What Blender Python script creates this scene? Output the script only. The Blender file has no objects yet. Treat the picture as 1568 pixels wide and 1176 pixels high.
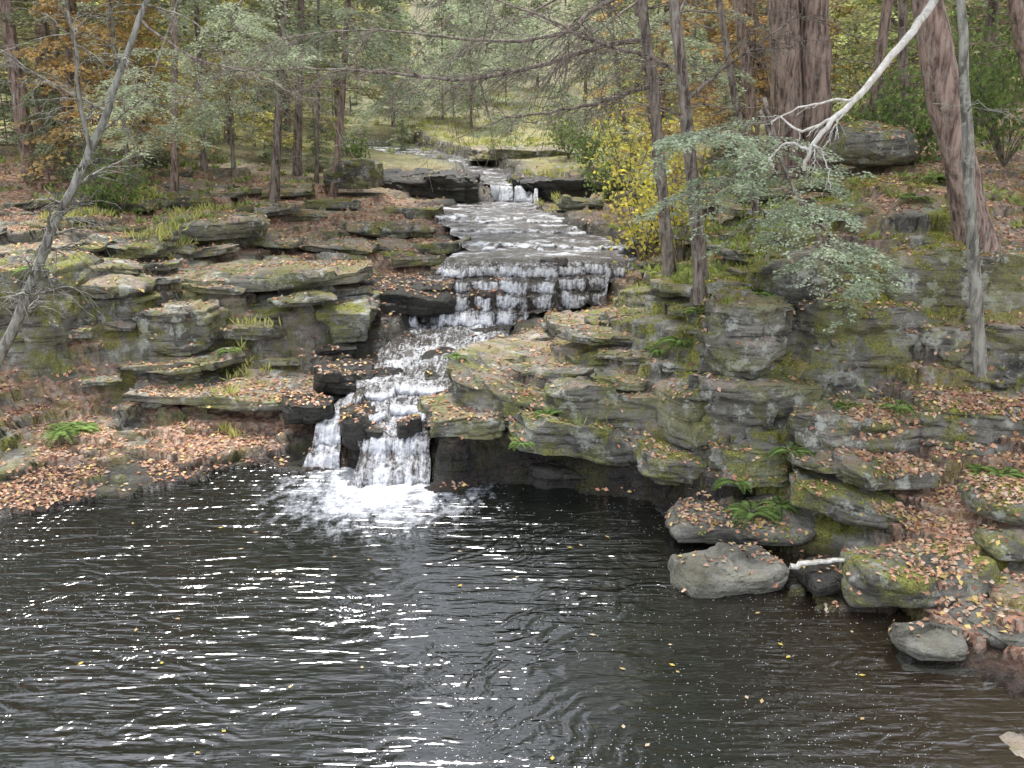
import bpy, math, numpy as np
from mathutils import Vector
rng=np.random.default_rng(7)
F=1506.;PIT=math.radians(16.2);CH=5.0
CP,SP=math.cos(PIT),math.sin(PIT)
def site(u,v,z):
    a=(u-784)/F;b=(588-v)/F;Y=CP+b*SP;Z=-SP+b*CP;t=(z-CH)/Z
    return np.array([a*t,Y*t,z])
def sited(u,v,y):
    a=(u-784)/F;b=(588-v)/F;Y=CP+b*SP;Z=-SP+b*CP;t=y/Y
    return np.array([a*t,y,CH+Z*t])
# ---------------- numpy noise
def hsh(ix,iy,s):
    n=(ix.astype(np.int64)*374761393+iy.astype(np.int64)*668265263+s*974634777)&0x7fffffff
    n=((n^(n>>13))*1274126177)&0x7fffffff
    n=n^(n>>16)
    return (n&0xffff)/65535.
def vn(x,y,s):
    ix=np.floor(x);iy=np.floor(y);fx=x-ix;fy=y-iy
    fx=fx*fx*(3-2*fx);fy=fy*fy*(3-2*fy)
    a=hsh(ix,iy,s);b=hsh(ix+1,iy,s);c=hsh(ix,iy+1,s);d=hsh(ix+1,iy+1,s)
    return ((a*(1-fx)+b*fx)*(1-fy)+(c*(1-fx)+d*fx)*fy)*2-1
def fbm(x,y,s,o=4):
    r=0;a=.5
    for i in range(o):
        r=r+a*vn(x,y,s+i*17);x=x*2.03+5.1;y=y*2.03+1.7;a*=.5
    return r
def vn3(x,y,z,s,o=3):
    return (fbm(x,y+z*.3,s,o)+fbm(y,z+x*.3,s+5,o)+fbm(z,x+y*.3,s+9,o))/1.7
def vor(x,y,s):
    ix=np.floor(x);iy=np.floor(y);best=np.full(x.shape,9.);val=np.zeros(x.shape)
    for dx in (-1,0,1):
        for dy in (-1,0,1):
            cx=ix+dx;cy=iy+dy
            px=cx+.15+.7*hsh(cx,cy,s);py=cy+.15+.7*hsh(cx,cy,s+3)
            d=(px-x)**2+(py-y)**2;v=hsh(cx,cy,s+7);m=d<best
            best=np.where(m,d,best);val=np.where(m,v,val)
    return val*2-1
def sst(a,b,x):
    t=np.clip((x-a)/(b-a),0,1);return t*t*(3-2*t)
# ---------------- terrain
cp=[(100,950,-.6),(300,880,-.5),(500,850,-.6),(600,790,-.5),(750,800,-.5),(850,800,-.5),(950,850,-.5),(1100,960,-.4),(400,1100,-.9),(900,1100,-.9),(1250,1080,-.4),(1400,1120,-.3),
(0,798,0),(130,776,0),(300,745,0),(430,718,0),(500,718,0),(0,830,-.25),(300,790,-.3),
(650,735,-.1),(800,757,-.1),(990,775,-.05),(1060,830,-.02),(1060,905,-.05),(1230,925,-.03),(1350,955,-.03),(1400,1005,0),(1500,1045,0),(1568,1080,0),
(690,640,.9),(665,665,.45),(780,640,.85),(850,575,1.35),(950,560,1.5),(1060,560,1.6),(900,510,1.55),(890,478,1.5),(1000,440,2.15),(720,560,1.1),(900,660,.75),(1000,700,.5),
(800,482,1.2),(850,458,1.35),(920,458,1.5),(965,450,1.7),(760,500,1.15),
(1150,460,2.5),(1130,690,.9),(1100,610,1.35),(1300,400,3.0),(1300,560,1.7),(1300,280,3.8),(1240,240,4.0),(1500,380,3.2),(1530,560,1.85),(1400,600,1.55),(1400,700,.9),(1480,750,.8),(1500,830,.5),(1350,790,.5),(1200,730,.6),(1150,780,.15),(1250,850,.08),(1560,920,.35),
(60,745,.1),(200,705,.2),(350,665,.3),(150,640,.4),(400,690,.12),(30,690,.3),(60,400,2.6),(60,620,.55),(200,455,2.0),(200,600,.6),(350,545,.9),(350,440,2.0),(600,480,1.2),(600,430,1.85),(500,410,2.1),(500,515,1.1),(670,420,1.9),
(450,555,.85),(400,585,.72),(300,605,.6),(430,625,.5),(550,605,.68),(560,545,.9),(450,480,1.3),(470,440,2.0),
(500,350,2.25),(600,330,2.35),(300,350,2.5),(400,310,2.7),(100,350,2.8),(100,260,3.4),(0,300,3.0),(450,290,2.85),(600,262,2.95),(300,230,3.5),
(900,320,2.35),(870,303,2.42),(870,264,2.95),(650,303,2.45),(650,266,2.95),(980,400,2.15),(1000,340,2.4),(1010,400,2.3),(1050,450,2.3),(1130,370,2.8),(1080,300,3.2),(1000,270,3.3)]
pts=[site(*c) for c in cp]
pts+=[np.array(p,float) for p in [(-9,3,-1),(0,2,-1.2),(6,3,-.6),(7,5,.3),(8,7.5,.9),(10,10,1.6),(11,14,3.2),(15,20,5.2),(-10,9,-.3),(-12,11.5,.3),(-12,16,2.8),(-16,22,3.8),(10,0,1),(-14,0,-.5),(0,-8,-.5),(20,8,4),
(0,45,3.5),(6,38,3.5),(-8,40,3.4),(-15,35,3.9),(15,30,5),(22,45,6.5),(-25,50,5.5),(0,70,6.4),(35,75,12),(-35,75,10),(0,130,20),(-90,130,26),(90,130,28),(-80,40,9),(80,40,16),(60,10,10),(-60,5,6)]]
pts=np.array(pts)
D=np.sqrt(((pts[:,None,:2]-pts[None,:,:2])**2).sum(-1))
n=len(pts);A=np.zeros((n+3,n+3));A[:n,:n]=D-np.eye(n)*.02
A[:n,n]=1;A[:n,n+1:]=pts[:,:2];A[n,:n]=1;A[n+1:,:n]=pts[:,:2].T
W=np.linalg.solve(A,np.concatenate([pts[:,2],np.zeros(3)]))
def base_h(x,y):
    r=W[n]+W[n+1]*x+W[n+2]*y
    for i in range(n): r=r+W[i]*np.sqrt((x-pts[i,0])**2+(y-pts[i,1])**2)
    return r
SY=[12.25,12.4,12.55,12.66,12.8,12.88,13.0,13.4,13.5,13.9,14.0,14.6,15.0,15.3,15.9,16.4,17.1,17.3,17.5,17.58,17.85,17.95,18.3,18.4,18.7,20.3,20.4,22,22.1,23.6,23.7,25.3,26.95,27.2,31.5,36.3,46]
SZ=[-.08,.0,.14,.22,.32,.45,.52,.58,.68,.74,.84,.88,.93,1.0,1.03,1.1,1.14,1.32,1.36,1.55,1.6,1.76,1.8,1.95,2.0,2.02,2.08,2.1,2.15,2.17,2.23,2.25,2.3,2.68,2.8,2.9,3.0]
XY=[12.3,12.8,13.7,14.6,15.9,17.1,17.6,18.1,18.7,20,22,25.3,26.9,27.3,31.5,36.3,46]
XX=[-1.7,-1.65,-1.6,-1.45,-1.19,-.84,-.2,.4,.62,.75,.23,-.8,-.25,-.25,-.8,-3.2,-7]
WW=[.5,.42,.7,.75,.8,.85,1.4,1.75,1.8,1.5,1.4,1.3,.9,.28,.7,1.6,2.4]
def ch1(y): return np.interp(y,XY,XX)+.06*np.sin(y*5.1),np.interp(y,XY,WW),np.interp(y,SY,SZ)
def ch2(y): return np.interp(y,[13.0,13.7,14.6],[-2.67,-2.6,-1.9]),np.interp(y,[13,13.5,14.6],[.22,.15,.3]),np.interp(y,[12.95,13.1,13.3,13.45,14.6],[-.08,.15,.25,.5,.8])
LV=[-.9,-.5,-.2,.06,.2,.33,.5,.62,.85,1.0,1.2,1.35,1.55,1.8,1.95,2.15,2.3,2.42,2.6,2.85,3.0,3.2,3.5,3.75,4.0,4.3,4.7,5.1]
def terrain(x,y,full=False):
    wx=x+.25*fbm(x*.9,y*.9,31,3);wy=y+.25*fbm(x*.9,y*.9,47,3)
    hb=base_h(x,y)
    c,s=math.cos(.25),math.sin(.25);rx=wx*c+wy*s;ry=-wx*s+wy*c
    big=[vor(rx*.8,ry*1.3,k*11+1) for k in range(3)];sm=[vor(rx*2.1,ry*3.3,k*13+2) for k in range(3)]
    fb=[fbm(x*1.1,y*1.1,k*7+60,4) for k in range(2)]
    z=np.full(x.shape,-1.2);prev=-1.2;fr=np.zeros(x.shape)
    for k,l in enumerate(LV):
        nk=.10*big[k%3]+.055*sm[(k+1)%3]*(1 if k%2 else -1)+.08*fb[k%2]
        m=sst(0,1,(hb+nk-l)/.012+.5)
        z=z+(l-prev)*m;prev=l
        fr=fr+m
    frac=fr-np.floor(fr)
    ter=z+.2*(hb-z)+.02*fbm(x*5,y*5,90,3)+.012*fbm(x*16,y*16,91,2)+.04*fb[0]+.03*sm[0]*sst(.2,.8,fbm(x*.7,y*.7,120,2)+.5)
    soil=hb+.12*fbm(x*.6,y*.6,5,4)+.03*fbm(x*4,y*4,6,3)
    R=1-sst(26,33,y);R=R*(1-.55*sst(3.5,6,x)*sst(12.8,14,y))
    R=R*(1-.6*sst(4.6,5.4,x)*(1-sst(10,10.8,y)))
    h=ter*R+soil*(1-R)
    wet_shade=np.zeros(x.shape)
    for ch,y0,y1,rk in ((ch1,12.25,46,1),(ch2,12.95,14.6,.6)):
        xc,w,zz=ch(y)
        d=np.abs(x+.1*fbm(x*2,y*2,77,2)+.25*fbm(x*.8,y*.8,78,2)*sst(18.7,19.5,y)-xc)/w
        e=w*(d-1)
        act=sst(y0-.05,y0+.05,y)*(1-sst(y1-.5,y1,y))
        m=(1-sst(-.02,.16,e))*act
        ysh=y+shift(x,y)
        zz=ch(ysh)[2] if rk==1 else zz
        rough=rk*(.10*np.maximum(sm[1],-.4)+.06*fbm(x*3,y*3,12,3)+.03*big[0])*np.where((y>17)&(y<18.6),1.2,.9)
        rough=rough*np.where(y>18.8,.65,1)
        rough=rough+np.where(y>27.8,.035,0)
        h=h*(1-m)+(zz-.06+rough)*m
        wd=.8+1.6*(x<xc)*sst(14,15,y)*(1-sst(18.8,20,y))  # wider reach on the left bank paints shade onto the ledge faces
        wet_shade=np.maximum(wet_shade,(1-sst(.0,1.,e/wd))*act)
    wet_shade=np.maximum(wet_shade,(1-sst(.02,.25,h+.08*fb[0]))*(y<16))
    wet_shade=np.maximum(wet_shade,(1-sst(.45,.8,h+.1*fb[0]))*(x>-1.6)*(x<3.)*(y>11)*(y<13.4)*.95)  # shade of the outcrop undercut, painted dark above the waterline
    if full:return h,wet_shade,frac,R,hb
    return h
def shift(x,y):
    f=sst(12.9,13.6,y)*.75+.25
    return f*(.22*vor(x*2.3,y*.4,556)*sst(12.7,13.2,y)+.2*fbm(x*1.7,y*.4,555,3))*(1+1.5*sst(18.9,20,y))
def litter(x,y):
    b=.4+0*x;s=0*x
    L=(x<-2.1)*(y<14.8)|(x<.3)*(y>17)*(y<26)|(x>4)*(y<11.4)
    b=np.where(L,1.,b)
    b=np.maximum(b,.65*(x>1.5)*(y>12.8)*(y<30)*1.)
    b=b*(1-.7*sst(28,34,y))
    return b*sst(-.22,.28,fbm(x*1.3,y*1.3,201,4)+np.where(L,.3,.12))
# ---------------- mesh helpers
def fastmesh(name,V,Q,mats,mi=None,col=None,smooth=False):
    me=bpy.data.meshes.new(name);V=np.asarray(V,np.float32);Q=np.asarray(Q,np.int32)
    me.vertices.add(len(V));me.vertices.foreach_set('co',V.ravel())
    me.loops.add(Q.size);me.loops.foreach_set('vertex_index',Q.ravel())
    me.polygons.add(len(Q));me.polygons.foreach_set('loop_start',np.arange(0,Q.size,4,dtype=np.int32))
    for m in mats: me.materials.append(m)
    if mi is not None: me.polygons.foreach_set('material_index',np.asarray(mi,np.int32))
    me.polygons.foreach_set('use_smooth',np.full(len(Q),smooth,bool))
    me.update(calc_edges=True)
    if col is not None:
        a=me.color_attributes.new('col','FLOAT_COLOR','POINT')
        c=np.ones((len(V),4),np.float32);c[:,:3]=col;a.data.foreach_set('color',c.ravel())
    return me
def obj(name,me,loc=(0,0,0)):
    o=bpy.data.objects.new(name,me);bpy.context.scene.collection.objects.link(o);o.location=loc;return o
class MB:
    def __init__(s):s.V=[];s.Q=[];s.M=[];s.C=[];s.n=0;s.S=[]
    def add(s,V,Q,m,col,sm=False):
        V=np.asarray(V,float).reshape(-1,3);s.V.append(V);s.Q.append(np.asarray(Q).reshape(-1,4)+s.n);s.n+=len(V)
        s.M.append(np.full(len(s.Q[-1]),m));s.S.append(np.full(len(s.Q[-1]),sm));c=np.empty((len(V),3));c[:]=col;s.C.append(c)
    def mesh(s,name,mats):
        me=fastmesh(name,np.concatenate(s.V),np.concatenate(s.Q),mats,np.concatenate(s.M),np.concatenate(s.C))
        me.polygons.foreach_set('use_smooth',np.concatenate(s.S));return me
def nrm(v): return v/np.maximum(np.linalg.norm(v,axis=-1,keepdims=True),1e-9)
def tube(mb,P,r,k=6,m=0,col=(1,1,1),bump=0.,seed=0):
    P=np.asarray(P,float);N=len(P);T=nrm(np.gradient(P,axis=0))
    ref=np.array([1.,.13,.07]) if abs(T[0,0])<.8 else np.array([0,.1,1.])
    a=nrm(np.cross(T,ref));b=np.cross(T,a);r=np.broadcast_to(r,(N,))
    th=np.arange(k)*2*math.pi/k
    R=r[:,None]*(1+ (bump*vn(th[None,:]*1.6+seed,np.arange(N)[:,None]*.7,seed+3) if bump else 0))
    V=P[:,None,:]+R[:,:,None]*(np.cos(th)[None,:,None]*a[:,None,:]+np.sin(th)[None,:,None]*b[:,None,:])
    i=np.arange(N-1)[:,None]*k;j=np.arange(k)[None,:];j2=(j+1)%k
    Q=np.stack([i+j,i+j2,i+k+j2,i+k+j],-1)
    mb.add(V,Q,m,col,True)
def leaves(mb,C,Dr,L,Wd,m,col,up=.5,rs=None):
    C=C.reshape(-1,3);Dr=nrm(Dr.reshape(-1,3));N=len(C);rs=rs or rng
    nn=nrm(rs.normal(size=(N,3))*up+np.array([0,0,1.]));w=nrm(np.cross(Dr,nn))
    L=np.broadcast_to(np.asarray(L,float).reshape(-1,1),(N,1));Wd=np.broadcast_to(np.asarray(Wd,float).reshape(-1,1),(N,1))
    V=np.stack([C,C+Dr*L*.5+w*Wd,C+Dr*L,C+Dr*L*.5-w*Wd],1)
    c=np.asarray(col,float)
    if c.ndim==1:c=np.tile(c,(N,1))
    mb.add(V,np.arange(4*N).reshape(N,4),m,np.repeat(c,4,axis=0))
def rot2(d,a):
    c,s=np.cos(a),np.sin(a);return np.stack([d[...,0]*c-d[...,1]*s,d[...,0]*s+d[...,1]*c,d[...,2]+0*a],-1)
def limb(mb,p0,az,L,droop,r,rs,ntw=20,nlf=9,leafL=.1,leafW=.03,col=(.1,.12,.06),up=.15,bare=False):
    s=np.linspace(0,1,8);d=np.array([math.cos(az),math.sin(az),0.])
    P=p0+d*(L*s)[:,None];P[:,2]+=L*(up*s-droop*s*s)
    P[1:]+=rs.normal(size=(7,3))*L*.025
    tube(mb,P,r*(1-.85*s),4)
    si=rs.uniform(.12,1,ntw);B=np.stack([np.interp(si,s,P[:,i]) for i in range(3)],-1)
    sg=np.where(np.arange(ntw)%2,1,-1)*rs.uniform(.5,1.2,ntw)
    dd=rot2(np.tile(d,(ntw,1)),sg);lt=L*.34*(1.1-.8*si)*rs.uniform(.6,1.2,ntw)+.08
    if bare:
        for i in range(ntw):
            q=np.linspace(0,1,5)[:,None];T=B[i]+dd[i]*lt[i]*1.5*q+np.array([0,0,1.])*(rs.uniform(-.4,.25)*lt[i]*q*q)+rs.normal(size=(5,3))*.03*lt[i]
            tube(mb,T,np.maximum(r*.28*(1-.7*q[:,0]),.004),3)
        return
    t=np.linspace(.08,1,nlf)[None,:,None]
    C=B[:,None,:]+dd[:,None,:]*lt[:,None,None]*t
    C[...,2]-=(lt[:,None]*.35)*t[...,0]**2
    C=C+rs.normal(size=C.shape)*leafL*.35
    la=rs.uniform(.3,1.1,(ntw,nlf))*np.where(np.arange(nlf)%2,1,-1)
    ld=rot2(np.broadcast_to(dd[:,None,:],C.shape),la);ld[...,2]-=rs.uniform(0,.5,(ntw,nlf))
    N=ntw*nlf;shade=rs.uniform(.6,1.35,(ntw,1,1))*rs.uniform(.75,1.25,(ntw,nlf,1))
    cc=(np.asarray(col)[None,None,:]*shade).reshape(-1,3)
    leaves(mb,C,ld,leafL*rs.uniform(.7,1.3,N),leafW*rs.uniform(.7,1.3,N),1,cc,.6,rs)
def hemlock(rs,h,r,cs,lean=(0,0),nl=60,L=2.6,nb=8,bs=1.,col=(.1,.12,.06),leafL=.12,leafW=.035,ntw=20,nlf=9,flare=1.5,k=8):
    mb=MB();m=18;s=np.linspace(0,1,m)
    P=np.zeros((m,3));P[:,0]=lean[0]*h*s;P[:,1]=lean[1]*h*s;P[:,2]=h*s-.15
    P[1:,:2]+=np.cumsum(rs.normal(size=(m-1,2)),axis=0)*.018*h/14
    rr=r*(1-.85*s)
    fd=np.linspace(0,1,60)**1.3
    Pd=np.stack([np.interp(fd,s,P[:,i]) for i in range(3)],-1);rd=np.interp(fd,s,rr)
    rd=rd*(1+(flare-1)*np.exp(-Pd[:,2].clip(0)/.22))
    tube(mb,Pd,rd,k,0,bump=.14,seed=int(rs.integers(99)))
    for i in range(nl):
        f=cs/h+(1-cs/h)*((i+rs.random())/nl)
        p=np.array([np.interp(f,s,P[:,j]) for j in range(3)])
        l=L*(1-.8*((f*h-cs)/(h-cs))**1.3)*rs.uniform(.6,1.15)
        limb(mb,p,rs.uniform(0,6.283),l,rs.uniform(.15,.45),max(.015,r*.16*(1-f)),rs,ntw,nlf,leafL,leafW,np.asarray(col)*rs.uniform(.75,1.25))
    for i in range(nb):
        zz=rs.uniform(bs,max(cs,bs+1)+2);f=zz/h
        p=np.array([np.interp(f,s,P[:,j]) for j in range(3)])
        limb(mb,p,rs.uniform(0,6.283),rs.uniform(.7,2.),rs.uniform(-.1,.4),max(.012,r*.1),rs,6,0,bare=True)
    return mb
# ---------------- materials
class G:
    def __init__(s,name):
        s.m=bpy.data.materials.new(name);s.m.use_nodes=True;s.nt=s.m.node_tree;s.nt.nodes.clear()
    def nd(s,t,ins={},**pr):
        nn=s.nt.nodes.new(t)
        for k,v in pr.items():setattr(nn,k,v)
        for k,v in ins.items():
            if isinstance(v,bpy.types.NodeSocket):s.nt.links.new(v,nn.inputs[k])
            else:nn.inputs[k].default_value=v
        return nn
    def pos(s):return s.nd('ShaderNodeNewGeometry').outputs['Position']
    def nz(s):
        return s.nd('ShaderNodeSeparateXYZ',{0:s.nd('ShaderNodeNewGeometry').outputs['Normal']}).outputs[2]
    def vm(s,a,b,op='MULTIPLY'):return s.nd('ShaderNodeVectorMath',{0:a,1:b},operation=op).outputs[0]
    def noise(s,p,sc,det=5,rough=.6,dist=0):return s.nd('ShaderNodeTexNoise',{'Vector':p,'Scale':sc,'Detail':det,'Roughness':rough,'Distortion':dist}).outputs[0]
    def mr(s,v,a,b,c=0.,d=1.):return s.nd('ShaderNodeMapRange',{0:v,1:a,2:b,3:c,4:d},clamp=True).outputs[0]
    def ma(s,op,a,b=0.):return s.nd('ShaderNodeMath',{0:a,1:b},operation=op).outputs[0]
    def mix(s,f,a,b,bt='MIX'):
        c=lambda q:q if isinstance(q,bpy.types.NodeSocket) else (*q,1.)
        return s.nd('ShaderNodeMix',{0:f,6:c(a),7:c(b)},data_type='RGBA',blend_type=bt).outputs[2]
    def ramp(s,f,st):
        nn=s.nd('ShaderNodeValToRGB',{0:f});e=nn.color_ramp.elements
        while len(e)<len(st):e.new(.5)
        for i,(p,c) in enumerate(st):e[i].position=p;e[i].color=(*c,1)
        return nn.outputs[0]
    def bump(s,h,dist,st=1.,nor=None):
        i={'Height':h,'Distance':dist,'Strength':st}
        if nor:i['Normal']=nor
        return s.nd('ShaderNodeBump',i).outputs[0]
    def bsdf(s,col,rough,nor=None,**k):
        i={'Base Color':col if isinstance(col,bpy.types.NodeSocket) else (*col,1),'Roughness':rough}
        if nor:i['Normal']=nor
        i.update({a.replace('_',' '):b for a,b in k.items()})
        return s.nd('ShaderNodeBsdfPrincipled',i).outputs[0]
    def out(s,sh):s.nd('ShaderNodeOutputMaterial',{0:sh});return s.m
def rockmat(name,terrain=False,wet_shade=0.,moss=.5,lichen=.5,tone=1.,leaf=.0):
    g=G(name);P=g.pos();nz=g.nz();up=g.mr(nz,.25,.8)
    n1=g.noise(P,1.4,5,.65);st=g.noise(g.vm(P,(1.3,1.3,13.)),1.,5,.65,.4);n3=g.noise(P,7.,5,.75);n4=g.noise(P,38.,3,.65)
    col=g.mix(g.mr(n1,.38,.62),tuple(c*tone for c in(.09,.085,.07)),tuple(c*tone for c in(.37,.355,.305)))
    col=g.mix(g.mr(n3,.4,.7,0,.6),col,tuple(c*tone for c in(.19,.185,.15)))
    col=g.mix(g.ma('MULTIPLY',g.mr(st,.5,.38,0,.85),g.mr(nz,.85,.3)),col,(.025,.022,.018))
    col=g.mix(g.mr(n3,.46,.3,.0,.7),col,(.04,.035,.028))
    col=g.mix(g.mr(n4,.35,.7,.0,.35),col,(.06,.055,.045))
    lf=g.ma('MULTIPLY',g.mr(g.noise(g.vm(P,(7.3,1.1,3.1),'ADD'),3.6,6,.75),.53,.6),lichen)
    col=g.mix(lf,col,(.58,.6,.52))
    mn=g.mr(g.noise(g.vm(P,(1.3,5.1,9.1),'ADD'),1.9,6,.74),.46,.56)
    mossf=g.ma('MULTIPLY',mn,g.mr(nz,-.5,.7,.4,1.));mossc=g.mix(g.mr(n4,.3,.65),(.06,.07,.012),(.36,.36,.08))
    if terrain:
        at=g.nd('ShaderNodeAttribute',attribute_name='col').outputs[0];sp=g.nd('ShaderNodeSeparateColor',{0:at})
        wt,gr,lt=sp.outputs[0],sp.outputs[1],sp.outputs[2]  # red channel: stream wetness plus painted shade on ledges and undercut
        col=g.mix(g.ma('MULTIPLY',mossf,g.ma('ADD',gr,.3)),col,mossc)
        vc=g.nd('ShaderNodeTexVoronoi',{'Vector':P,'Scale':17.})
        lc=g.ramp(g.nd('ShaderNodeSeparateColor',{0:vc.outputs['Color']}).outputs[0],[(0,(.17,.085,.055)),(.3,(.46,.25,.165)),(.6,(.58,.37,.26)),(.85,(.64,.49,.37)),(1,(.2,.16,.13))])
        lc=g.mix(g.mr(n3,.3,.6,.45,0.),lc,(.10,.06,.04))
        col=g.mix(g.ma('MULTIPLY',g.ma('MULTIPLY',lt,up),g.mr(n3,.3,.5,.45,1.)),col,lc)
        yc=g.nd('ShaderNodeSeparateXYZ',{0:P}).outputs[1]
        gc=g.mix(g.mr(n1,.35,.65),(.2,.22,.06),(.52,.5,.2));gc=g.mix(g.mr(n3,.45,.65),gc,(.33,.23,.13))
        gc=g.mix(g.mr(yc,42.,52.),gc,g.mix(n3,(.12,.12,.06),(.3,.27,.16)))
        far=g.mr(yc,27.,36.)
        col=g.mix(g.ma('MULTIPLY',far,g.mr(n3,.2,.5,.5,1.)),col,gc)
    else:
        wt=wet_shade;col=g.mix(g.ma('MULTIPLY',mossf,moss),col,mossc)
        if leaf:
            col=g.mix(g.ma('MULTIPLY',g.ma('MULTIPLY',up,leaf),g.mr(n1,.45,.6)),col,(.4,.27,.19))
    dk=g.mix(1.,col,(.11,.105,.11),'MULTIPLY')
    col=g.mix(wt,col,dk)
    rg=g.mr(wt,0,1,.85,.25) if terrain else .85-.5*wet_shade
    hh=g.ma('ADD',g.ma('MULTIPLY',st,.06),g.ma('ADD',g.ma('MULTIPLY',n3,.08),g.ma('MULTIPLY',n4,.016)))
    return g.out(g.bsdf(col,rg,g.bump(hh,1.,1.)))
def barkmat(name,c1,c2,lich=.4):
    g=G(name);P=g.pos();b=g.noise(g.vm(P,(14,14,2.6)),1.,4,.65,.4);s=g.noise(P,9.,4,.7)
    col=g.mix(g.mr(b,.38,.6),c1,c2)
    col=g.mix(g.ma('MULTIPLY',g.mr(s,.52,.62),lich),col,(.38,.39,.32))
    return g.out(g.bsdf(col,.9,g.bump(b,.04,1.)))
def leafmat(name,tr=.3):
    g=G(name);c=g.nd('ShaderNodeAttribute',attribute_name='col').outputs[0]
    a=g.nd('ShaderNodeBsdfDiffuse',{0:c}).outputs[0];t=g.nd('ShaderNodeBsdfTranslucent',{0:c}).outputs[0]
    return g.out(g.nd('ShaderNodeMixShader',{0:tr,1:a,2:t}).outputs[0])
M_ter=rockmat('rock_and_soil',terrain=True)
M_rk=rockmat('lichen_rock',moss=.75,lichen=.8,tone=1.2,leaf=.5)
M_moss=rockmat('mossy_rock',moss=1.,lichen=.55,tone=1.05)
M_wet=rockmat('wet_rock',wet_shade=.9,moss=.2,lichen=.1)
M_grey=rockmat('shore_rock',wet_shade=.0,moss=.1,lichen=.15,tone=.95)
M_bark=barkmat('hemlock_bark',(.07,.05,.04),(.33,.27,.225))
M_barkr=barkmat('red_brown_bark',(.085,.055,.042),(.40,.29,.235),.3)
M_barkl=barkmat('lichen_bark',(.11,.10,.08),(.38,.37,.32),.8)
M_dead=barkmat('bleached_wood',(.5,.47,.4),(.75,.73,.67),.4)
M_leaf=leafmat('needle_foliage',.45);M_fall=leafmat('fallen_leaf',.1);M_fern=leafmat('fern_leaf',.35);M_yel=leafmat('autumn_leaf',.5)
# ---------------- ground
ys=[-8.];
while ys[-1]<140:
    y=ys[-1];ys.append(y+(.3 if y<6 else .06 if y<9 else .035 if y<19 else .035+(y-19)*.009))
ys=np.array(ys);s=np.linspace(-1,1,640);xn=.75*s*(1+3*np.abs(s)**9)
X=xn[None,:]*np.maximum(ys+3,8)[:,None];Y=np.repeat(ys[:,None],640,1)
H,wet_shade,frac,R,hb=terrain(X,Y,True)
gy,gx=np.gradient(H);dy=np.gradient(ys)[:,None];dx=np.gradient(X,axis=1);gy=gy/dy;gx=gx/dx
gm=np.sqrt(gx*gx+gy*gy)+1e-6
amt=.15*np.clip(gm/2,0,1)*(frac-.35)*np.where((frac>.001),1,0)*R*(1-np.clip(wet_shade,0,1)*.6)
X2=X-gx/gm*amt+.02*fbm(X*6,Y*6+H*30,301,2)*R;Y2=Y-gy/gm*amt+.035*vn(X*3,H*22,302)*np.clip(gm,0,1)*R
green=np.clip(.25+.65*(X>.5)+.6*fbm(X*.5,Y*.5,400,3)+.4*(gm>1.2)*(Y<16),0,1)
cmask=np.stack([np.clip(wet_shade,0,1),green,litter(X,Y)],-1).reshape(-1,3)
nr,nc=X.shape;i=np.arange(nr-1)[:,None]*nc;j=np.arange(nc-1)[None,:]
Q=np.stack([i+j,i+j+1,i+nc+j+1,i+nc+j],-1).reshape(-1,4)
obj('ground',fastmesh('ground',np.stack([X2,Y2,H],-1).reshape(-1,3),Q,[M_ter],col=cmask,smooth=True))
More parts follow.
